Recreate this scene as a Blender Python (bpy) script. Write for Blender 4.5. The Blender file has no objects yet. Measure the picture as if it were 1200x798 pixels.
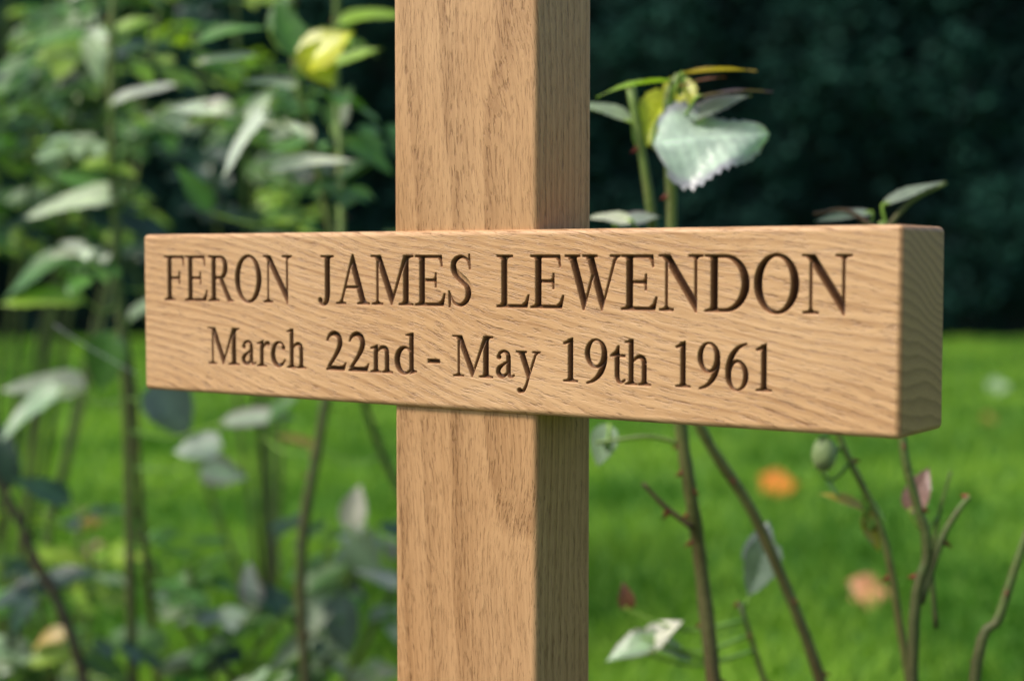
import bpy, bmesh, math, random
import numpy as np
from mathutils import Vector, Matrix, noise as mnoise
random.seed(7); np.random.seed(7)
rad=math.radians
sc=bpy.context.scene
sc.view_settings.view_transform='Standard'; sc.view_settings.look='None'; sc.view_settings.exposure=0
col=bpy.context.collection

# ------------------------------------------------------------ node helpers
def new_mat(name):
    m=bpy.data.materials.new(name); m.use_nodes=True
    nt=m.node_tree; nt.nodes.clear()
    out=nt.nodes.new('ShaderNodeOutputMaterial')
    return m,nt,out
def setin(nt,sock,v):
    if isinstance(v,bpy.types.NodeSocket): nt.links.new(v,sock)
    elif v is not None: sock.default_value=v
def M(nt,op,a,b=None,c=None,clamp=False):
    n=nt.nodes.new('ShaderNodeMath'); n.operation=op; n.use_clamp=clamp
    setin(nt,n.inputs[0],a)
    if b is not None: setin(nt,n.inputs[1],b)
    if c is not None: setin(nt,n.inputs[2],c)
    return n.outputs[0]
def COMB(nt,x,y,z):
    n=nt.nodes.new('ShaderNodeCombineXYZ')
    for i,v in enumerate((x,y,z)): setin(nt,n.inputs[i],v)
    return n.outputs[0]
def NOISE(nt,vec,scale,detail=2,rough=.5):
    n=nt.nodes.new('ShaderNodeTexNoise'); setin(nt,n.inputs['Vector'],vec)
    n.inputs['Scale'].default_value=scale; n.inputs['Detail'].default_value=detail; n.inputs['Roughness'].default_value=rough
    return n.outputs['Fac']
def RAMP(nt,fac,stops):
    n=nt.nodes.new('ShaderNodeValToRGB'); setin(nt,n.inputs[0],fac)
    e=n.color_ramp.elements
    while len(e)<len(stops): e.new(.5)
    for el,(p,c) in zip(e,stops):
        el.position=p; el.color=c if len(c)==4 else (*c,1)
    return n.outputs[0]
def MIX(nt,fac,a,b,mode='MIX'):
    n=nt.nodes.new('ShaderNodeMix'); n.data_type='RGBA'; n.blend_type=mode
    setin(nt,n.inputs[0],fac)
    for s,v in ((n.inputs[6],a),(n.inputs[7],b)):
        if isinstance(v,tuple) and len(v)==3: v=(*v,1)
        setin(nt,s,v)
    return n.outputs[2]

# ------------------------------------------------------------ oak
def oak(name,axis,tilt,offs,light,dark,pith=(0.11,0.16),ringp=0.0052,endx=None):
    m,nt,out=new_mat(name)
    tc=nt.nodes.new('ShaderNodeTexCoord')
    sp=nt.nodes.new('ShaderNodeSeparateXYZ'); nt.links.new(tc.outputs['Object'],sp.inputs[0])
    X,Y,Z=sp.outputs
    if axis=='X': g,a,b=X,Z,Y
    else: g,a,b=Z,X,Y
    g0=g
    g=M(nt,'ADD',g,offs)
    wv=COMB(nt,M(nt,'MULTIPLY',g,4.0),M(nt,'MULTIPLY',a,9.0),M(nt,'MULTIPLY',b,9.0))
    w1=M(nt,'MULTIPLY',M(nt,'SUBTRACT',NOISE(nt,wv,1.0,2),.5),0.045)
    wv2=COMB(nt,M(nt,'MULTIPLY',g,22.0),M(nt,'MULTIPLY',a,50.0),M(nt,'MULTIPLY',b,50.0))
    w2=M(nt,'MULTIPLY',M(nt,'SUBTRACT',NOISE(nt,wv2,1.0,2),.5),0.004)
    a1=M(nt,'ADD',M(nt,'ADD',M(nt,'MULTIPLY_ADD',g,tilt,a),w1),w2)
    b1=M(nt,'ADD',b,M(nt,'MULTIPLY',w1,.6))
    aa=M(nt,'ADD',a1,pith[0]); bb=M(nt,'ADD',b1,pith[1])
    r=M(nt,'SQRT',M(nt,'ADD',M(nt,'MULTIPLY',aa,aa),M(nt,'MULTIPLY',bb,bb)))
    ph=M(nt,'FRACT',M(nt,'DIVIDE',r,ringp))
    ring=M(nt,'POWER',ph,2.0)
    ring=M(nt,'MULTIPLY',ring,M(nt,'SUBTRACT',1.0,M(nt,'POWER',ph,14.0)))
    patch=NOISE(nt,COMB(nt,M(nt,'MULTIPLY',g,7),M(nt,'MULTIPLY',a1,40),M(nt,'MULTIPLY',b1,40)),1.0,2)
    fib=NOISE(nt,COMB(nt,M(nt,'MULTIPLY',g,30),M(nt,'MULTIPLY',a1,640),M(nt,'MULTIPLY',b1,640)),1.0,3,.7)
    fine=NOISE(nt,COMB(nt,M(nt,'MULTIPLY',g,130),M(nt,'MULTIPLY',a1,1150),M(nt,'MULTIPLY',b1,1150)),1.0,2,.6)
    pores=M(nt,'MULTIPLY',M(nt,'SUBTRACT',fine,.54),8.0,clamp=True)
    pores=M(nt,'MULTIPLY',pores,M(nt,'MULTIPLY_ADD',ring,.75,.45))
    f=M(nt,'ADD',M(nt,'MULTIPLY',ring,M(nt,'MULTIPLY',patch,1.3)),M(nt,'MULTIPLY',M(nt,'SUBTRACT',fib,.44),1.45),clamp=True)
    c=MIX(nt,f,light,dark)
    c=MIX(nt,M(nt,'MULTIPLY',pores,.66),c,(dark[0]*.52,dark[1]*.44,dark[2]*.36))
    big=NOISE(nt,COMB(nt,M(nt,'MULTIPLY',g,5),M(nt,'MULTIPLY',a,14),M(nt,'MULTIPLY',b,14)),1.0,2)
    c=MIX(nt,M(nt,'MULTIPLY_ADD',big,1.8,-.5,clamp=True),c,MIX(nt,1.0,c,(0.86,0.77,0.66),'MULTIPLY'))
    # pale medullary ray flecks, short across the grain
    ray=NOISE(nt,COMB(nt,M(nt,'MULTIPLY',g,190),M(nt,'MULTIPLY',a1,130),M(nt,'MULTIPLY',b1,130)),1.0,1)
    ray=M(nt,'MULTIPLY',M(nt,'MULTIPLY',M(nt,'SUBTRACT',ray,.63),7.0,clamp=True),M(nt,'MULTIPLY_ADD',big,2.2,-.85,clamp=True))
    c=MIX(nt,M(nt,'MULTIPLY',ray,.45),c,tuple(min(1,x*1.12) for x in light))
    if endx is not None:
        em=M(nt,'MULTIPLY',M(nt,'SUBTRACT',g0,endx),1500.0,clamp=True)      # end grain drinks the oil: darker, redder
        endc=MIX(nt,M(nt,'ADD',M(nt,'MULTIPLY',ring,.8),M(nt,'MULTIPLY',M(nt,'SUBTRACT',fine,.4),.9),clamp=True),(.52,.29,.145),(.25,.12,.055))
        c=MIX(nt,em,c,endc)
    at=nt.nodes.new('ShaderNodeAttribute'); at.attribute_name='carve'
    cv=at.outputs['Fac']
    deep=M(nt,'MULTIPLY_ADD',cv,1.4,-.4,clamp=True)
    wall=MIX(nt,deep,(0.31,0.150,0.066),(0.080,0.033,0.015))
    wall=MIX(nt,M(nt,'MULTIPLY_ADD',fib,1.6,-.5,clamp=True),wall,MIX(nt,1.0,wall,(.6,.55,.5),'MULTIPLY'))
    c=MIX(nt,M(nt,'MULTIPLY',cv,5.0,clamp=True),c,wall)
    p=nt.nodes.new('ShaderNodeBsdfPrincipled')
    nt.links.new(c,p.inputs['Base Color'])
    p.inputs['Roughness'].default_value=.46
    p.inputs['Specular IOR Level'].default_value=.4
    bp=nt.nodes.new('ShaderNodeBump'); bp.inputs['Strength'].default_value=.5; bp.inputs['Distance'].default_value=.0006
    h=M(nt,'SUBTRACT',M(nt,'MULTIPLY',fib,-.6),pores)
    nt.links.new(h,bp.inputs['Height']); nt.links.new(bp.outputs[0],p.inputs['Normal'])
    nt.links.new(p.outputs[0],out.inputs[0])
    return m

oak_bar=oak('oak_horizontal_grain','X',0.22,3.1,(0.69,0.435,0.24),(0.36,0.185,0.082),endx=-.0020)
oak_post=oak('oak_vertical_grain','Z',0.05,1.3,(0.575,0.345,0.18),(0.30,0.155,0.068),pith=(0.09,0.2),ringp=.0060)

# ------------------------------------------------------------ glyphs (roman capitals cut with a V bit)
def cr(pts,sub=6):
    P=[np.array(p,float) for p in pts]; P=[2*P[0]-P[1]]+P+[2*P[-1]-P[-2]]
    o=[]
    for i in range(1,len(P)-2):
        for k in range(sub):
            t=k/sub; a,b,c,d=P[i-1],P[i],P[i+1],P[i+2]
            o.append(.5*((2*b)+(-a+c)*t+(2*a-5*b+4*c-d)*t*t+(-a+3*b-3*c+d)*t**3))
    o.append(P[-2]); return o
def stroke(pts):
    q=cr(pts); n=len(q); Lf=[];R=[]
    for i,p in enumerate(q):
        t=q[min(i+1,n-1)][:2]-q[max(i-1,0)][:2]; t/= (np.hypot(*t)+1e-9); nn=np.array([-t[1],t[0]])
        Lf.append(p[:2]+nn*p[2]/2); R.append(p[:2]-nn*p[2]/2)
    return [[tuple(v) for v in Lf+R[::-1]]]
def ell(cx,cy,rx,ry,n=44,p=2.0):
    o=[]
    for i in range(n):
        t=2*math.pi*i/n; c,s=math.cos(t),math.sin(t)
        o.append((cx+rx*math.copysign(abs(c)**(2/p),c),cy+ry*math.copysign(abs(s)**(2/p),s)))
    return o
def half(x0,x1,cy,rx,ry,n=22):
    o=[(x0,cy+ry)]
    for i in range(n+1):
        t=math.pi/2-math.pi*i/n; o.append((x1+rx*math.cos(t),cy+ry*math.sin(t)))
    o.append((x0,cy-ry)); return o
def stemS(a,b,y0,y1,bl=0,br=0,tl=0,tr=0,th=24):
    P=[]
    if bl: P+=[(a,y0+62),(a-22,y0+34),(a-bl,y0+th),(a-bl,y0)]
    else: P+=[(a,y0)]
    if br: P+=[(b+br,y0),(b+br,y0+th),(b+22,y0+34),(b,y0+62)]
    else: P+=[(b,y0)]
    if tr: P+=[(b,y1-62),(b+22,y1-34),(b+tr,y1-th),(b+tr,y1)]
    else: P+=[(b,y1)]
    if tl: P+=[(a-tl,y1),(a-tl,y1-th),(a-22,y1-34),(a,y1-62)]
    else: P+=[(a,y1)]
    return [P]
def foot(x0,x1,a,b,y,s):
    return [[(x0,y),(x1,y),(x1,y+s*24),(b+14,y+s*32),(b-4,y+s*60),(a+4,y+s*60),(a-14,y+s*32),(x0,y+s*24)]]
TOPARM=[[(150,662),(530,662),(545,515),(520,515),(498,588),(455,624),(150,624)]]
MIDARM=[[(150,356),(370,356),(398,376),(405,435),(430,435),(430,240),(405,240),(398,300),(370,318),(150,318)]]
BOTARM=[[(150,0),(562,0),(602,165),(576,165),(532,82),(470,40),(150,40)]]
NS=[stemS(118,152,0,600,95,95),[[(12,662),(190,662),(612,130),(612,-12),(590,-12),(92,615),(60,638),(12,640)]],stemS(576,612,60,662,0,0,95,95)]
G={
'F':(556,[stemS(100,202,0,662,86,100,86,0),TOPARM,MIDARM]),
'E':(611,[stemS(100,202,0,662,86,0,86,0),TOPARM,MIDARM,BOTARM]),
'L':(611,[stemS(100,202,0,662,86,0,86,100),BOTARM]),
'R':(667,[stemS(100,202,0,662,86,90,86,0),[half(150,330,494,178,168),half(150,300,494,100,132)],
      [[(268,350),(385,335),(590,45),(660,22),(660,0),(505,0)]]]),
'O':(722,[[ell(361,331,327,345),ell(361,331,212,306)]]),
'N':(722,NS),
'J':(389,[[[(160,662),(262,662),(262,200),(160,200)]],foot(72,350,160,262,662,-1),stroke([(211,260,102),(211,140,100),(196,50,84),(150,0,52),(90,-8,34),(48,22,40)]),[ell(58,44,42,42,20)]]),
'A':(722,[[[(343,676),(374,676),(634,20),(516,20),(305,556)]],[[(343,676),(372,650),(140,20),(98,20)]],[[(180,214),(480,214),(480,252),(180,252)]],foot(15,215,98,140,0,1),foot(452,708,520,632,0,1)]),
'M':(889,[stemS(128,164,0,620,95,95),[[(16,662),(215,662),(470,135),(442,0),(420,0),(135,585),(90,636),(16,640)]],[[(418,20),(440,0),(712,600),(700,662),(668,640)]],stemS(668,772,0,662,88,92,0,92)]),
'S':(556,[stroke([(448,515,24),(405,605,34),(290,642,42),(180,600,72),(145,520,96),(180,435,108),(285,365,114),(395,290,112),(430,185,98),(390,80,72),(280,20,42),(150,55,34),(72,175,24)]),[[(432,676),(456,676),(468,478),(444,478),(425,600)]],[[(58,-14),(82,-14),(96,60),(72,200),(46,200)]]]),
'W':(944,[[[(75,650),(190,650),(372,130),(336,-12),(316,-12)]],[[(316,-12),(338,-12),(520,480),(500,530),(484,500)]],[[(375,650),(490,650),(676,130),(642,-12),(622,-12)]],[[(622,-12),(644,-12),(884,650),(844,650)]],foot(5,262,75,190,662,-1),foot(308,556,378,488,662,-1),foot(770,940,846,882,662,-1)]),
'D':(722,[stemS(105,207,0,662,90,0,90,0),[half(150,330,331,355,331),half(150,300,331,272,293)]]),
'a':(444,[stroke([(88,340,40),(118,405,44),(200,436,40),(278,400,66),(294,320,82),(294,180,82),(298,90,78),(320,45,56),(360,38,36),(418,66,22)]),[ell(100,345,44,42,18)],stroke([(292,280,30),(180,222,44),(100,160,74),(88,92,84),(140,42,70),(210,48,48),(292,108,28)])]),
'r':(333,[stemS(85,167,0,440,78,88),[[(5,412),(150,462),(167,462),(167,380),(85,385),(60,400),(8,392)]],stroke([(158,320,24),(200,385,40),(262,420,60),(318,395,78)])]),
'c':(444,[stroke([(362,345,60),(325,410,48),(240,440,34),(140,392,70),(84,235,104),(126,92,100),(225,34,70),(325,62,44),(405,142,22)]),[ell(352,350,44,42,18)]]),
'h':(500,[stemS(80,162,0,683,72,68),[[(5,650),(140,686),(162,686),(162,600),(80,615),(60,632),(8,630)]],stroke([(155,350,24),(215,410,44),(290,425,66),(350,385,82),(362,300,82)]),stemS(321,403,0,330,68,80)]),
'n':(500,[stemS(80,162,0,440,72,68),[[(5,415),(140,462),(162,462),(162,380),(80,385),(60,400),(8,394)]],stroke([(155,350,24),(215,410,44),(290,425,66),(350,385,82),(362,300,82)]),stemS(321,403,0,330,68,80)]),
'd':(500,[[[(338,0),(420,22),(490,40),(490,62),(432,70),(420,90),(420,686),(398,686),(265,655),(268,634),(318,632),(338,612)]],[ell(222,224,196,236),ell(256,228,122,192)]]),
'y':(500,[[[(62,430),(170,430),(290,140),(258,10),(236,10)]],stroke([(408,435,34),(330,230,34),(255,40,36),(205,-95,40),(150,-172,50),(85,-178,60)]),foot(10,220,66,166,450,-1),foot(340,490,392,424,450,-1),[ell(78,-172,46,42,18)]]),
't':(278,[[[(12,418),(12,440),(100,500),(150,585),(178,585),(178,452),(290,452),(290,412),(178,412)]],stroke([(138,440,82),(138,200,82),(142,110,78),(168,48,60),(220,34,40),(288,72,22)])]),
'1':(500,[stemS(205,295,0,660,92,96),[[(108,600),(116,572),(205,592),(240,500),(295,560),(295,678),(272,678)]]]),
'2':(500,[stroke([(46,500,24),(98,596,56),(200,632,84),(300,585,98),(336,480,98),(300,360,84),(200,210,62),(70,50,50)]),[[(28,0),(428,0),(476,142),(456,142),(412,92),(350,76),(100,76),(28,22)]]]),
'9':(500,[[ell(240,452,208,224),ell(236,460,116,190)],stroke([(398,470,96),(392,330,100),(330,170,86),(210,50,52),(62,-8,24)])]),
'-':(333,[[[(30,195),(300,195),(300,262),(30,262)]]]),
}
def rot180(comp): return [[(500-x,662-y) for x,y in c] for c in comp]
G['6']=(500,[rot180(c) for c in G['9'][1]])

L=0.458; T=0.0527; Z0=0.5749; Z1=0.6649; RB=0.0026
words=[("FERON",-.4403,-.3418,.6268,.0256),("JAMES",-.3228,-.2220,.6268,.0256),("LEWENDON",-.2064,-.0221,.6268,.0256),
       ("March",-.4057,-.3319,.5916,.0205),("22nd",-.3174,-.2564,.5916,.0205),("-",-.2493,-.2417,.5918,.0205),
       ("May",-.2336,-.1808,.5918,.0205),("19th",-.1676,-.1196,.5920,.0205),("1961",-.1067,-.0589,.5922,.0205)]
NX,NZ=1560,304
xs=np.linspace(-L+RB,-RB,NX); zs=np.linspace(Z0+RB,Z1-RB,NZ)
D=np.zeros((NZ,NX)); EPS=.00024
def carve(contours):
    allp=np.array([p for c in contours for p in c])
    i0,i1=np.searchsorted(xs,[allp[:,0].min()-EPS,allp[:,0].max()+EPS]); j0,j1=np.searchsorted(zs,[allp[:,1].min()-EPS,allp[:,1].max()+EPS])
    i0=max(i0-1,0); j0=max(j0-1,0); i1+=1; j1+=1
    gx,gz=np.meshgrid(xs[i0:i1],zs[j0:j1]); ins=np.zeros(gx.shape,bool); dm=np.full(gx.shape,1.0)
    for c in contours:
        for k in range(len(c)):
            ax,ay=c[k]; bx,by=c[(k+1)%len(c)]
            dx,dy=bx-ax,by-ay; l2=dx*dx+dy*dy
            if l2<1e-14: continue
            t=np.clip(((gx-ax)*dx+(gz-ay)*dy)/l2,0,1)
            dm=np.minimum(dm,np.hypot(gx-ax-t*dx,gz-ay-t*dy))
            if abs(dy)>1e-12:
                cond=((ay>gz)!=(by>gz))&(gx<(bx-ax)*(gz-ay)/dy+ax); ins^=cond
    D[j0:j1,i0:i1]=np.maximum(D[j0:j1,i0:i1],np.where(ins,dm,-dm)+EPS)
for txt,xa,xb,base,cap in words:
    comps=[];pen=0
    for ch in txt:
        w,cs=G[ch]
        for c in cs: comps.append([[(x+pen,y) for x,y in k] for k in c])
        pen+=w
    mn=min(x for c in comps for k in c for x,y in k); mx=max(x for c in comps for k in c for x,y in k)
    sx=(xb-xa)/(mx-mn); sy=cap/662
    for c in comps: carve([[(xa+(x-mn)*sx,base+y*sy) for x,y in k] for k in c])
cutd=np.minimum(D*2.1,0.0042)
cutd=np.where(D>0,cutd+0.00012*np.random.rand(*D.shape),0)
gx,gz=np.meshgrid(xs,zs)
co=np.stack([gx.ravel(),cutd.ravel(),gz.ravel()],1).astype(np.float32)
idx=np.arange(NX*NZ).reshape(NZ,NX)
q=np.stack([idx[:-1,:-1].ravel(),idx[:-1,1:].ravel(),idx[1:,1:].ravel(),idx[1:,:-1].ravel()],1)
me=bpy.data.meshes.new('engraved_face')
me.vertices.add(len(co)); me.vertices.foreach_set('co',co.ravel())
me.loops.add(q.size); me.loops.foreach_set('vertex_index',q.ravel().astype(np.int32))
me.polygons.add(len(q)); me.polygons.foreach_set('loop_start',np.arange(0,q.size,4,dtype=np.int32))
me.update(calc_edges=True)
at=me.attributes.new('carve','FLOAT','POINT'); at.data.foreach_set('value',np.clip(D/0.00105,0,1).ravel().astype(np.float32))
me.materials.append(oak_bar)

marker=bpy.data.objects.new('wooden_memorial_cross',None); col.objects.link(marker)
marker.location=(0.1626,0.651,0); marker.rotation_euler=(0,0,rad(-34.5))
def child(name,mesh,parent=marker):
    o=bpy.data.objects.new(name,mesh); col.objects.link(o); o.parent=parent; return o
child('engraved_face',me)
def box(name,x0,x1,y0,y1,z0,z1,r,mat,drop_front=False):
    bm=bmesh.new(); bmesh.ops.create_cube(bm,size=1)
    for v in bm.verts:
        v.co=Vector((x0+(v.co.x+.5)*(x1-x0),y0+(v.co.y+.5)*(y1-y0),z0+(v.co.z+.5)*(z1-z0)))
    bmesh.ops.bevel(bm,geom=bm.edges[:],offset=r,segments=4,profile=.5,affect='EDGES')
    if drop_front:
        fs=[f for f in bm.faces if f.calc_area()>.5*(x1-x0)*(z1-z0) and f.normal.y<-.9]
        bmesh.ops.delete(bm,geom=fs,context='FACES')
    m=bpy.data.meshes.new(name); bm.to_mesh(m); bm.free()
    big=[p.area for p in m.polygons]
    for p in m.polygons: p.use_smooth = p.area< 0.002 and p.area<max(big)*.2 and min(abs(abs(c)-1) for c in p.normal)>1e-4
    m.materials.append(mat); return child(name,m)
box('crossbar',-L,0,0,T,Z0,Z1,RB,oak_bar,True)
box('post',-.2737,-.1850,.003,.0542,-.12,.93,.0030,oak_post)

# ------------------------------------------------------------ mesh builder for plants
class MB:
    def __init__(s): s.v=[];s.f=[];s.c=[]
    def add(s,vs,fs,cs):
        o=len(s.v); s.v+=[tuple(v) for v in vs]; s.f+=[tuple(i+o for i in f) for f in fs]; s.c+=cs
    def obj(s,name,mat,parent=None,smooth=True):
        m=bpy.data.meshes.new(name); m.from_pydata(s.v,[],s.f)
        a=m.attributes.new('tint','FLOAT_COLOR','POINT')
        a.data.foreach_set('color',np.array([(*c[:3],1.) for c in s.c],np.float32).ravel())
        if smooth: m.polygons.foreach_set('use_smooth',[True]*len(m.polygons))
        m.materials.append(mat); o=bpy.data.objects.new(name,m); col.objects.link(o); o.parent=parent; return o
def plant_mat(name,trans,rough,spec,bump=True):
    m,nt,out=new_mat(name)
    a=nt.nodes.new('ShaderNodeAttribute'); a.attribute_name='tint'
    tc=nt.nodes.new('ShaderNodeTexCoord')
    n=NOISE(nt,tc.outputs['Object'],70,3,.6)
    c=MIX(nt,M(nt,'MULTIPLY_ADD',n,1.8,-.5,clamp=True),MIX(nt,1.0,a.outputs['Color'],(.72,.72,.72),'MULTIPLY'),MIX(nt,1.0,a.outputs['Color'],(1.22,1.2,1.15),'MULTIPLY'))
    p=nt.nodes.new('ShaderNodeBsdfPrincipled'); nt.links.new(c,p.inputs['Base Color'])
    p.inputs['Roughness'].default_value=rough; p.inputs['Specular IOR Level'].default_value=spec
    if bump:
        b=nt.nodes.new('ShaderNodeBump'); b.inputs['Strength'].default_value=.4; b.inputs['Distance'].default_value=.002
        nt.links.new(NOISE(nt,tc.outputs['Object'],260,2),b.inputs['Height']); nt.links.new(b.outputs[0],p.inputs['Normal'])
    if trans:
        t=nt.nodes.new('ShaderNodeBsdfTranslucent'); nt.links.new(MIX(nt,1.0,c,(1.35,1.6,.45),'MULTIPLY'),t.inputs['Color'])
        ms=nt.nodes.new('ShaderNodeMixShader'); ms.inputs[0].default_value=trans
        nt.links.new(p.outputs[0],ms.inputs[1]); nt.links.new(t.outputs[0],ms.inputs[2]); nt.links.new(ms.outputs[0],out.inputs[0])
    else: nt.links.new(p.outputs[0],out.inputs[0])
    return m
leafmat=plant_mat('rose_leaf',.30,.34,.75)
canemat=plant_mat('rose_cane',0,.5,.4)
hedgemat=plant_mat('hedge_leaf',.06,.7,.08,False)
grassmat=plant_mat('grass_blade',.35,.7,.1,False)

def tube(mb,pts,r0,r1,c0,c1,sides=7,sub=5,wob=0.0):
    q=cr([tuple(p) for p in pts],sub); n=len(q); vs=[];fs=[];cs=[]
    for i,p in enumerate(q):
        p=Vector(p); t=Vector(q[min(i+1,n-1)])-Vector(q[max(i-1,0)])
        if t.length<1e-7: t=Vector((0,0,1))
        t.normalize()
        s=t.cross(Vector((.13,1,.07))).normalized(); u=t.cross(s); k=i/(n-1); r=r0+(r1-r0)*k; r*=1+wob*random.uniform(-1,1)
        blush=random.uniform(0,.5) if wob else 0
        for j in range(sides):
            a=2*math.pi*j/sides; vs.append(p+s*(r*math.cos(a))+u*(r*math.sin(a)))
            cc=tuple(c0[m]*(1-k)+c1[m]*k for m in range(3))
            if wob: bl=blush*(.5+.5*math.cos(a)); cc=tuple(cc[m]*(1-bl)+(.11,.04,.025)[m]*bl for m in range(3))
            cs.append(cc)
        if i: fs+=[((i-1)*sides+j,(i-1)*sides+(j+1)%sides,i*sides+(j+1)%sides,i*sides+j) for j in range(sides)]
    fs+=[tuple(range(sides))[::-1],tuple((n-1)*sides+j for j in range(sides))]
    mb.add(vs,fs,cs); return [Vector(p) for p in q]
def thorn(mb,p,axis,r,ln,colr):
    a=random.uniform(0,6.28); s=axis.cross(Vector((.2,1,.1))).normalized(); u=axis.cross(s)
    o=s*math.cos(a)+u*math.sin(a)*.6; o.normalize(); tip=p+o*(r+ln)-Vector((0,0,1))*ln*.45
    b=p+o*r*.7; side=axis.cross(o).normalized()
    h=ln*.45
    mb.add([b+axis*h,b+side*ln*.18,b-axis*h,b-side*ln*.18,tip],[(0,1,4),(1,2,4),(2,3,4),(3,0,4)],[colr]*5)
def cane(mb,pts,r0,r1,c0,c1,thorns=True,ev=.035):
    q=tube(mb,pts,r0,r1,c0,c1,8,6,.07); acc=0
    if thorns:
        for i in range(1,len(q)):
            seg=q[i]-q[i-1]; acc+=seg.length
            if acc>ev*random.uniform(.5,1.3):
                acc=0; k=i/len(q); thorn(mb,q[i],seg.normalized(),r0+(r1-r0)*k,.0058,(.22,.04,.028))
    return q
def leaf(mb,base,dv,nr,Ln,W,c,fold=.25,curl=.15,nu=12,edge=None,wave=.03,vein=True):
    d=dv.normalized(); s=d.cross(nr); s.normalize(); n=s.cross(d); vs=[];fs=[];cs=[]
    V=(-1,-.82,-.45,0,.45,.82,1) if nu<16 else (-1,-.88,-.7,-.5,-.3,-.12,0,.12,.3,.5,.7,.88,1)
    nv=len(V); ph=random.uniform(0,6); fq=38 if nu<16 else 62
    for i in range(nu+1):
        u=i/nu; w=W/2*(math.sin(math.pi*min(1,u**.82))**.75 if 0<u<1 else .02)*(1-.25*u)*1.18
        for v in V:
            ww=w*(1+(.055*(-1)**i if abs(v)==1 else 0))
            z=fold*abs(v)*w-curl*Ln*u*u+wave*W*math.sin(u*9+ph+v*2)*abs(v)
            vn=math.cos(u*fq-abs(v)*7)
            if vein: z-= .010*W*vn*(abs(v)>.1)
            vs.append(base+d*(u*Ln-abs(v)*0.04*Ln*(u>.1))+s*(v*ww)+n*z)
            k=1.25 if v==0 else (1.0 if abs(v)<.8 else .9)
            if nu>=16 and vn>.55: k*=1.16
            cc=tuple(x*k for x in c)
            if edge and abs(v)>.8: cc=tuple(cc[m]*.35+edge[m]*.65 for m in range(3))
            cs.append(cc)
        if i: fs+=[((i-1)*nv+j,(i-1)*nv+j+1,i*nv+j+1,i*nv+j) for j in range(nv-1)]
    mb.add(vs,fs,cs)
C=dict(pale=(.32,.43,.29),blue=(.17,.25,.25),grn=(.11,.27,.05),mid=(.09,.21,.055),dark=(.03,.075,.055),yel=(.58,.64,.035),lime=(.30,.48,.055),  # yel: yellow-green leaf with backlit glow included in the colour
       gray=(.26,.33,.27),purp=(.18,.115,.15),pink=(.33,.19,.16),ylw=(.48,.38,.07),white=(.60,.67,.56),brn=(.16,.075,.035),red=(.32,.12,.07))  # white and pale carry the leaves' sky sheen and highlights as colour
def vary(c,k=.18):
    f=random.uniform(1-k,1+k); return tuple(x*f*random.uniform(.93,1.07) for x in c)
def fan(x,z,yy,Y):
    k=yy/Y; return (x*k, z if z<.02 else .65+(z-.65)*k)
def placed(lb,sb,Q,items,y,jy=.05,near=0.):
    for it in items:
        x,z,Ln,wr,ang,face,ck=it[:7]; yy=y-near+(it[7] if len(it)>7 else random.uniform(-jy,jy))
        x,z=fan(x,z,yy,y); Ln*=yy/y
        a=rad(ang); d=Vector((math.cos(a),random.uniform(-.25,.1),math.sin(a))).normalized()
        if face=='f': nr=Vector((random.uniform(-.4,.2),-1,random.uniform(.5,1.1)))
        elif face=='e': nr=Vector((random.uniform(-.1,.1),-.12,1))
        else: nr=Vector((random.uniform(-.3,.3),-.5,1))
        ctr=Vector((x,yy,z)); b=ctr-d*Ln/2
        leaf(lb,b,d,nr.normalized(),Ln,Ln*wr,vary(C[ck],.1),fold=random.uniform(.15,.4),curl=random.uniform(.05,.3),edge=C['purp'] if ck in('pale','gray') and random.random()<.3 else None,nu=16 if y<1.5 else 12)
        n=min(Q,key=lambda p:(p-b).length+max(0,p.z-b.z)*.8)
        mid=(n+b)/2+Vector((0,0,-.012)); tube(sb,[n,mid,b,b+d*Ln*.12],.0016,.0009,C['grn'],C['lime'],5,4)
def compound(lb,sb,o,d,size,c,n=5,nu=8):
    d=d.normalized(); up=Vector((random.uniform(-.5,.5),random.uniform(-.9,.1),1)).normalized()
    s=d.cross(up).normalized(); end=o+d*size*1.5+Vector((0,0,-size*.2)); m=o+d*size*.8
    tube(sb,[o,m,end],.0016,.0009,C['grn'],C['mid'],4,3)
    leaf(lb,end,(d+Vector((0,0,-.25))),up,size,size*.62,vary(c),nu=nu)
    for k in range((n-1)//2):
        p=o+d*size*(1.25-.65*k)
        for sg in(-1,1):
            leaf(lb,p,(d*.55+s*sg+Vector((0,0,-.15+random.uniform(-.15,.15)))),up,size*(.88-.12*k),size*.52,vary(c),nu=nu)
def bush_obj(name):
    e=bpy.data.objects.new(name,None); col.objects.link(e); return e

# ------------------------------------------------------------ rose bush just behind the cross, to the right
e=bush_obj('rose_bush'); lb=MB(); sb=MB(); Q=[]
Y=1.22; NEAR=.13
def c_(pts,r0,r1,a,b,th=True,ev=.035):
    global Q
    P=[]
    for x,z,o in pts:
        yy=Y-NEAR+o; fx,fz=fan(x,z,yy,Y); P.append((fx,yy,fz))
    q=cane(sb,P,r0,r1,a,b,th,ev); Q+=q; return q
gb=(.085,.06,.028); gg=(.16,.26,.06); dg=(.055,.075,.03)
c_([(.185,-.02,0),(.165,.25,0),(.150,.40,.01),(.140,.47,0),(.133,.515,0),(.126,.60,.0),(.124,.70,0),(.121,.77,0),(.130,.793,0)],.0056,.0034,gb,gg,ev=.022)
c_([(.30,-.02,.06),(.262,.25,.05),(.20,.43,.05),(.150,.515,.04),(.118,.60,.03),(.108,.69,.02),(.092,.785,.02)],.0044,.0032,gb,gg,ev=.05)
c_([(.142,.44,0),(.120,.457,0),(.103,.475,0)],.0022,.0014,gb,gb)
c_([(.131,.507,0),(.105,.512,0),(.066,.507,.01)],.0018,.0012,gg,gg,False)
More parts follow.
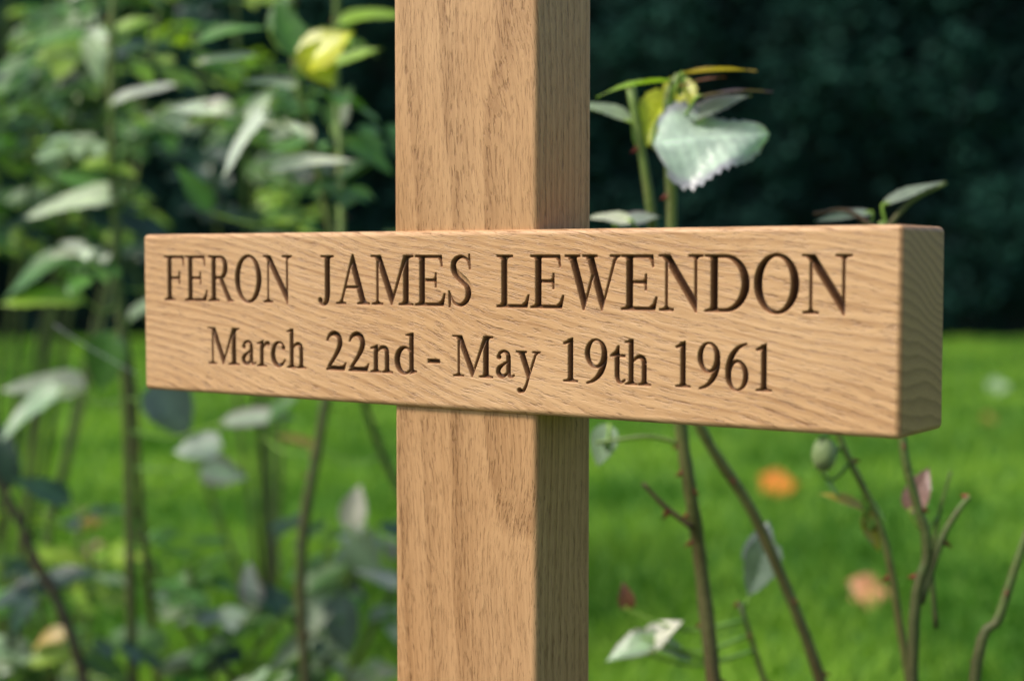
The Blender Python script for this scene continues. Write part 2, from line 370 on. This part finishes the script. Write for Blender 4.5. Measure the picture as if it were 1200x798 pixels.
c_([(.34,-.02,.02),(.33,.20,.02),(.305,.37,.02),(.29,.44,.02),(.262,.50,.02),(.25,.53,.02)],.0036,.0020,gb,gg,ev=.06)
c_([(.33,-.02,-.03),(.317,.33,-.03),(.327,.42,-.03),(.318,.46,-.03),(.307,.505,-.03),(.298,.60,-.02),(.288,.68,-.01)],.0042,.0024,dg,gg,ev=.05)
c_([(.322,.38,-.03),(.338,.43,-.03),(.352,.455,-.03),(.360,.465,-.03)],.0030,.0018,dg,gg,ev=.05)
c_([(.34,-.02,-.06),(.364,.30,-.06),(.385,.37,-.06),(.402,.425,-.06),(.43,.50,-.06)],.0042,.0026,dg,gg,ev=.05)
c_([(.288,.67,-.01),(.262,.688,0),(.235,.686,0)],.002,.0012,gb,gb,False)
c_([(.288,.67,-.01),(.31,.695,0),(.338,.71,0)],.002,.0012,gb,gg,False)
c_([(.30,-.02,.12),(.24,.18,.1),(.205,.30,.1),(.18,.38,.1)],.003,.0018,gb,dg)
c_([(.335,.36,0),(.331,.41,0),(.336,.45,0),(.345,.485,0)],.0018,.0010,dg,gg,False)
it=[(.094,.788,.062,.30,182,'e','lime',-.02),(.160,.798,.060,.30,8,'e','ylw',-.03),(.172,.783,.060,.34,14,'e','purp',-.04),(.145,.790,.042,.34,22,'e','red',-.02),
    (.158,.770,.058,.5,32,'t','gray',-.02),(.110,.758,.055,.6,235,'f','yel',.02),(.128,.772,.045,.6,255,'f','yel',.02),(.070,.765,.05,.5,160,'t','pale',.02),
    (.077,.683,.035,.6,170,'t','white',0),(.098,.682,.038,.6,15,'t','gray',.01),(.313,.703,.055,.28,24,'t','gray',0),(.258,.685,.05,.3,185,'t','gray',0),
    (.195,.408,.05,.55,250,'f','gray',.08),(.195,.425,.04,.6,80,'f','blue',.1),(.117,.355,.045,.6,40,'t','white',.1),(.095,.345,.045,.6,190,'t','pale',.1),(.125,.345,.045,.5,-20,'t','pale',.1),
    (.09,.385,.022,.6,100,'f','brn',.1),(.320,.470,.04,.5,70,'f','pink',0),(.262,.462,.045,.35,150,'t','ylw',.02),(.285,.437,.035,.5,-60,'f','ylw',.03),
    (.071,.505,.035,.6,250,'f','pale',.02),(.287,.455,.03,.35,-40,'t','lime',.02),(.25,.475,.04,.3,-50,'t','lime',.02)]
placed(lb,sb,Q,it,Y,near=NEAR)
# large pale curled leaf, whitish and blue-violet sheen put into its colours
leaf(lb,Vector((.094,1.05,.727)),Vector((1,-.05,.16)),Vector((.1,-.75,.65)),.079,.068,(.54,.70,.62),fold=-.14,curl=.10,nu=26,edge=(.38,.33,.50),wave=.10)
tube(sb,[(.108,1.09,.753),(.098,1.07,.742),(.094,1.05,.727)],.0018,.0012,gg,gg,6)
# rose hip with sepals
hb=Vector((.221,1.10,.513)); hv=[];hf=[];hc=[]
for i in range(9):
    t=math.pi*i/8
    for j in range(12):
        a=2*math.pi*j/12; hv.append(hb+Vector((.009*math.sin(t)*math.cos(a),.009*math.sin(t)*math.sin(a),.0125*math.cos(t)))); hc.append((.24,.33,.14))
    if i: hf+=[((i-1)*12+j,(i-1)*12+(j+1)%12,i*12+(j+1)%12,i*12+j) for j in range(12)]
sb.add(hv,hf,hc)
tube(sb,[min(Q,key=lambda p:(p-hb).length),hb-Vector((0,0,.012))],.0016,.0014,gg,gg,6)
for j in range(5):
    a=j*1.256; leaf(lb,hb+Vector((0,0,.011)),Vector((math.cos(a),math.sin(a),.6)),Vector((0,0,1)),.018,.005,C['mid'],nu=5)
sb.obj('canes',canemat,e); lb.obj('leaves',leafmat,e)

# ------------------------------------------------------------ rose bush to the left (y about 1.83)
e=bush_obj('rose_bush'); lb=MB(); sb=MB(); Q=[]; Y=1.83; NEAR=0
c_([(-.44,-.02,0),(-.45,.155,0),(-.452,.45,0),(-.462,.65,0),(-.466,.85,0),(-.458,1.0,0),(-.44,1.12,0)],.0070,.0040,dg,gg)
c_([(-.40,-.02,.05),(-.42,.157,.05),(-.437,.35,.05),(-.445,.50,.05),(-.46,.60,.05)],.0052,.0032,gb,dg)
c_([(-.22,-.02,-.2),(-.25,.26,-.2),(-.225,.45,-.2),(-.20,.60,-.2),(-.215,.70,-.2),(-.235,.80,-.2),(-.25,.86,-.2),(-.255,.95,-.2),(-.25,1.05,-.2)],.0060,.0034,dg,gg)
c_([(-.20,.60,-.2),(-.20,.75,-.15),(-.205,.88,-.1),(-.20,1.03,-.1)],.0045,.003,gg,gg)
c_([(-.02,-.02,.1),(-.10,.30,.08),(-.16,.44,.05),(-.20,.58,0)],.005,.004,dg,dg)
c_([(-.46,-.02,-.1),(-.52,.20,-.1),(-.565,.30,-.1),(-.60,.38,-.1),(-.68,.5,-.1)],.0065,.004,(.04,.035,.025),dg)
c_([(-.40,-.02,.1),(-.33,.15,.1),(-.25,.25,.1),(-.19,.28,.1)],.004,.002,dg,gg,False)
it=[(-.54,.905,.10,.5,185,'t','grn'),(-.485,.89,.07,.6,260,'t','white'),(-.44,.925,.06,.5,30,'t','lime'),(-.33,.915,.09,.45,20,'t','grn',-.3),(-.36,.825,.09,.5,170,'t','white',-.3),
    (-.355,.82,.07,.5,200,'f','pale',-.3),(-.315,.79,.10,.40,228,'t','white',-.35),(-.24,.765,.11,.35,12,'t','white',-.35),(-.215,.895,.075,.9,40,'f','yel',-.35),(-.225,.875,.06,.8,-50,'f','yel',-.35),
    (-.165,.935,.08,.5,20,'t','lime',-.2),(-.165,.775,.07,.5,-25,'t','grn',-.2),(-.19,.755,.07,.45,200,'t','mid',-.2),(-.51,.715,.12,.45,190,'t','white'),(-.50,.74,.08,.5,150,'t','grn'),
    (-.43,.845,.09,.4,20,'t','white'),(-.47,.76,.07,.5,0,'t','lime'),(-.56,.64,.11,.5,200,'t','mid'),(-.55,.61,.10,.5,170,'t','lime'),(-.37,.735,.07,.5,120,'t','grn',-.2),
    (-.30,.83,.08,.40,60,'t','white',-.3),(-.26,.92,.08,.45,110,'t','grn',-.3),(-.28,.86,.07,.4,160,'t','pale',-.3),(-.20,.83,.06,.5,70,'t','mid',-.1),(-.27,.945,.07,.4,70,'t','mid',-.2),(-.19,.885,.08,.4,30,'t','lime',-.3),(-.33,.885,.08,.35,10,'t','white',-.3),
    (-.38,.66,.06,.5,45,'t','grn'),(-.43,.60,.06,.5,45,'t','pale'),(-.48,.53,.08,.6,250,'f','mid'),(-.55,.505,.10,.6,170,'t','gray'),(-.565,.47,.10,.55,215,'t','pale'),(-.40,.475,.08,.7,-60,'f','blue'),
    (-.30,.465,.10,.4,10,'t','pale',-.1),(-.28,.475,.07,.5,45,'t','mid',-.1),(-.37,.43,.06,.7,180,'f','gray'),(-.34,.40,.06,.6,-10,'f','gray'),(-.555,.38,.08,.5,150,'t','dark'),(-.60,.42,.08,.5,100,'t','dark'),
    (-.185,.36,.055,.6,80,'f','white',.05),(-.175,.295,.07,.6,-70,'f','pale',.05),(-.16,.28,.07,.4,150,'t','gray',.05),(-.57,.265,.12,.4,190,'t','dark'),(-.53,.275,.09,.5,20,'t','dark'),(-.585,.24,.09,.5,230,'t','dark'),
    (-.23,.245,.08,.5,60,'f','pale',.05),(-.28,.235,.08,.45,20,'t','mid',.05),(-.33,.215,.08,.5,190,'t','mid',.05),(-.26,.19,.09,.4,215,'t','pale',.05),(-.20,.215,.09,.45,-80,'f','blue',.05),(-.31,.265,.06,.5,100,'t','gray',.05),
    (-.29,.255,.07,.5,140,'t','dark',.05),(-.24,.215,.07,.5,-40,'t','dark',.05),(-.35,.19,.07,.5,160,'t','dark',.05),(-.22,.28,.07,.5,40,'t','mid',.05),
    (-.45,.20,.09,.5,170,'t','mid'),(-.55,.20,.05,.6,200,'f','ylw'),(-.54,.185,.07,.5,20,'t','lime'),(-.48,.17,.08,.5,-20,'t','mid'),(-.38,.17,.08,.5,10,'t','pale'),(-.30,.17,.06,.5,20,'t','lime'),(-.255,.44,.05,.4,160,'t','ylw')]
placed(lb,sb,Q,it,Y,.08)
for k in range(44):
    p=random.choice(Q)
    if p.z<.62: continue
    a=random.uniform(0,6.28); compound(lb,sb,p,Vector((math.cos(a),math.sin(a),random.uniform(-.2,.6))),random.uniform(.03,.048),random.choice([C['pale'],C['grn'],C['mid'],C['lime'],C['white']]))
for k in range(14):
    p=random.choice(Q)
    if p.z>.34: continue
    a=random.uniform(0,6.28); compound(lb,sb,p,Vector((math.cos(a),math.sin(a),random.uniform(-.2,.4))),random.uniform(.03,.045),random.choice([C['pale'],C['dark'],C['mid'],C['gray']]))
sb.obj('canes',canemat,e); lb.obj('leaves',leafmat,e)

# ------------------------------------------------------------ further rose bushes on the far side of the bed
def rand_bush(cx,cy,h,spread,ncane,nleaf,cols,zmin,sz=(.04,.065)):
    e=bush_obj('rose_bush'); lb=MB(); sb=MB(); Q=[]
    for k in range(ncane):
        a=random.uniform(0,6.28); s=random.uniform(.2,1)*spread; hh=h*random.uniform(.75,1.05)
        pts=[(cx+math.cos(a)*s*.1,cy+math.sin(a)*s*.1,-.02),(cx+math.cos(a)*s*.5,cy+math.sin(a)*s*.5,hh*.4),(cx+math.cos(a)*s*.8,cy+math.sin(a)*s*.8,hh*.75),(cx+math.cos(a)*s,cy+math.sin(a)*s,hh)]
        Q+=[p for p in cane(sb,pts,.005,.003,dg,gg,False) if p.z>zmin]
    for k in range(nleaf):
        p=random.choice(Q); a=random.uniform(0,6.28)
        compound(lb,sb,p,Vector((math.cos(a),math.sin(a),random.uniform(-.3,.5))),random.uniform(*sz),random.choice(cols),nu=6)
    sb.obj('canes',canemat,e); lb.obj('leaves',leafmat,e)
cols=[C['grn'],C['grn'],C['lime'],C['mid'],C['lime'],C['pale'],C['dark']]
rand_bush(-.80,2.35,1.18,.32,9,100,cols,.64)
rand_bush(-1.05,2.9,1.30,.42,10,120,cols,.62)
rand_bush(-.45,2.9,1.08,.34,7,50,cols,.68)
rand_bush(-.30,2.0,.34,.20,8,26,[C['pale'],C['mid'],C['dark'],C['gray'],C['grn']],.10,(.035,.05))
rand_bush(-.58,2.05,.34,.18,7,20,[C['pale'],C['mid'],C['dark'],C['lime'],C['grn']],.10,(.035,.05))

# spider silk between leaf and cane
sl=MB(); tube(sl,[(-.44,1.5,.588),(-.41,1.5,.568),(-.36,1.5,.54)],.0003,.0003,(.7,.75,.8),(.7,.75,.8),4); sl.obj('spider_silk',canemat)

# ------------------------------------------------------------ ground
def ground_mat():
    m,nt,out=new_mat('lawn'); tc=nt.nodes.new('ShaderNodeTexCoord'); o=tc.outputs['Object']
    n1=NOISE(nt,o,1.1,4,.6); n2=NOISE(nt,o,14,4,.65)
    f=M(nt,'ADD',M(nt,'MULTIPLY',n1,.65),M(nt,'MULTIPLY',n2,.35))
    c=RAMP(nt,f,[(.36,(.050,.145,.022)),(.5,(.100,.245,.036)),(.62,(.20,.36,.055))])
    p=nt.nodes.new('ShaderNodeBsdfPrincipled'); nt.links.new(c,p.inputs['Base Color']); p.inputs['Roughness'].default_value=.9; p.inputs['Specular IOR Level'].default_value=.1
    b=nt.nodes.new('ShaderNodeBump'); b.inputs['Distance'].default_value=.03; nt.links.new(NOISE(nt,o,60,3),b.inputs['Height']); nt.links.new(b.outputs[0],p.inputs['Normal'])
    nt.links.new(p.outputs[0],out.inputs[0]); return m
def sheet(name,x0,x1,y0,y1,z,mat,n=1,amp=0):
    vs=[];fs=[]
    for j in range(n+1):
        for i in range(n+1):
            x=x0+(x1-x0)*i/n; y=y0+(y1-y0)*j/n
            vs.append((x,y,z+amp*abs(mnoise.noise(Vector((x*9,y*9,0))))))
    for j in range(n):
        for i in range(n): a=j*(n+1)+i; fs.append((a,a+1,a+n+2,a+n+1))
    m=bpy.data.meshes.new(name); m.from_pydata(vs,[],fs); m.materials.append(mat); o=bpy.data.objects.new(name,m); col.objects.link(o); return o
sheet('lawn',-150,150,-150,150,0,ground_mat())
m,nt,out=new_mat('soil'); tc=nt.nodes.new('ShaderNodeTexCoord')
p=nt.nodes.new('ShaderNodeBsdfPrincipled'); nt.links.new(RAMP(nt,NOISE(nt,tc.outputs['Object'],30,5,.7),[(.3,(.025,.016,.010)),(.7,(.075,.05,.032))]),p.inputs['Base Color']); p.inputs['Roughness'].default_value=.95
nt.links.new(p.outputs[0],out.inputs[0])
sheet('flower_bed',-2.2,1.2,.1,2.15,.004,m,90,.02)
# grass blades
N=70000
r=np.random.rand(N)**1.6; gy=2.15+10.6*r; gxx=(np.random.rand(N)-.5)*(1.6+gy*1.1); hh=(.025+.025*np.random.rand(N)); wd=.003+gy*.0011
an=np.random.rand(N)*6.28; lean=np.random.randn(N,2)*.018
v=np.zeros((N,3,3)); v[:,0]=np.stack([gxx-wd*np.cos(an),gy-wd*np.sin(an),np.zeros(N)],1); v[:,1]=np.stack([gxx+wd*np.cos(an),gy+wd*np.sin(an),np.zeros(N)],1); v[:,2]=np.stack([gxx+lean[:,0],gy+lean[:,1],hh],1)
def tri_mesh(name,v,colr,mat,k):
    n=v.shape[0]; me=bpy.data.meshes.new(name); me.vertices.add(n*k); me.vertices.foreach_set('co',v.reshape(-1).astype(np.float32))
    me.loops.add(n*k); me.loops.foreach_set('vertex_index',np.arange(n*k,dtype=np.int32)); me.polygons.add(n); me.polygons.foreach_set('loop_start',np.arange(0,n*k,k,dtype=np.int32)); me.update(calc_edges=True)
    a=me.attributes.new('tint','FLOAT_COLOR','POINT'); cc=np.ones((n,k,4),np.float32); cc[:,:,:3]=colr[:,None,:]; a.data.foreach_set('color',cc.ravel())
    me.materials.append(mat); o=bpy.data.objects.new(name,me); col.objects.link(o); return o
cl=np.array([mnoise.noise(Vector((a*1.6,b*1.6,5.1))) for a,b in zip(gxx,gy)])
f=np.clip(.5+cl*1.1+np.random.randn(N)*.22,0,1)[:,None]; gc=np.array([[.070,.20,.026]])*(1-f)+np.array([[.28,.47,.065]])*f
tri_mesh('grass',v,gc,grassmat,3)
# fallen leaves; the pale green ones stand in for blurred light spots
fl=MB()
for x,y,s,c in [(.74,4.33,.105,(.80,.30,.03)),(.675,2.94,.075,(.74,.36,.18)),(-1.02,3.76,.06,(.40,.17,.03)),(-.90,3.35,.05,(.30,.13,.03)),(2.4,7.7,.11,(.40,.55,.33)),(2.25,9,.09,(.3,.42,.28)),(1.9,6.2,.05,(.4,.26,.06))]:
    leaf(fl,Vector((x-s*.45,y-.02,.012)),Vector((1,0,.25)),Vector((0,-.6,1)),s,s*.95,c,curl=.1); leaf(fl,Vector((x+s*.25,y+.0,.02)),Vector((-.7,.1,.3)),Vector((0,-.8,.8)),s*.8,s*.7,c,curl=.1)
fl.obj('fallen_leaves_and_glints',leafmat)

# ------------------------------------------------------------ hedge
def hedge(name,x0,x1,yb,h,N,cA,cB,ls):
    e=bush_obj(name)
    x=np.random.uniform(x0,x1,N); z=np.random.uniform(0,h,N)
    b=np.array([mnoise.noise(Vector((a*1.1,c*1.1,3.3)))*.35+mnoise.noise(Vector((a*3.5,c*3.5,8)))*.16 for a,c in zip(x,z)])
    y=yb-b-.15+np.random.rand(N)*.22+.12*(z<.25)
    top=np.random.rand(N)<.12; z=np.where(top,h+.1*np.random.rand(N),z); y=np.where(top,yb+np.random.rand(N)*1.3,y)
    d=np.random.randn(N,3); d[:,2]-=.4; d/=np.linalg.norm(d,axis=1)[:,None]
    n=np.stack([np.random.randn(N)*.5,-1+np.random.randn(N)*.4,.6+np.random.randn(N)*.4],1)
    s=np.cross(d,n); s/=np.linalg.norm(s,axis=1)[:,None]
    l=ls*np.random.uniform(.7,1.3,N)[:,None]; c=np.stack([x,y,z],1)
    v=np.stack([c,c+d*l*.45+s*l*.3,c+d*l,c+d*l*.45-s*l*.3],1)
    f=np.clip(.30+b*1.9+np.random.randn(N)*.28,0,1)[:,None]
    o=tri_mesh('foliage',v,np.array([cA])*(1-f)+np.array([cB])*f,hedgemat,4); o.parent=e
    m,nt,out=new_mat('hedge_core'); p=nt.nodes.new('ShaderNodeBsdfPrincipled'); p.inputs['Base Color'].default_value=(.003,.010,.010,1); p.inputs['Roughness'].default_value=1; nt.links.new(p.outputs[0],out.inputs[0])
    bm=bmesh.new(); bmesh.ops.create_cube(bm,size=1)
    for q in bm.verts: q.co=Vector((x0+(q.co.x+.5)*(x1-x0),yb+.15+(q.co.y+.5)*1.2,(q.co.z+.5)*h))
    mm=bpy.data.meshes.new('dark_hull'); bm.to_mesh(mm); bm.free(); mm.materials.append(m); oo=bpy.data.objects.new('dark_hull',mm); col.objects.link(oo); oo.parent=e  # solid near-black box, shade inside the hedge put into its colour
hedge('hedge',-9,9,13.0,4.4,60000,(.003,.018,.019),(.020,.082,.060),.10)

# ------------------------------------------------------------ light
sp=Vector((-.62,-.26,.80)).normalized()
w=bpy.data.worlds.new('World'); sc.world=w; w.use_nodes=True; nt=w.node_tree
bg=nt.nodes['Background']; sky=nt.nodes.new('ShaderNodeTexSky'); sky.sky_type='NISHITA'; sky.sun_disc=False
sky.sun_elevation=math.asin(sp.z); sky.sun_rotation=math.atan2(sp.x,sp.y)%(2*math.pi); sky.dust_density=3.5
nt.links.new(sky.outputs[0],bg.inputs[0]); bg.inputs[1].default_value=.15
sl=bpy.data.lights.new('sun','SUN'); sl.energy=3.4; sl.angle=rad(14); sl.color=(1,.93,.82)
so=bpy.data.objects.new('sun',sl); col.objects.link(so); so.rotation_euler=(-sp).to_track_quat('-Z','Y').to_euler(); so.location=(-3,-2,6)

cam=bpy.data.cameras.new('camera'); co_=bpy.data.objects.new('camera',cam); col.objects.link(co_); sc.camera=co_
co_.location=(0,0,.65); co_.rotation_euler=(rad(90-2.94),0,0)
cam.lens=54.9; cam.sensor_width=36; cam.clip_start=.01; cam.clip_end=500
cam.dof.use_dof=True; cam.dof.focus_distance=.765; cam.dof.aperture_fstop=5.0
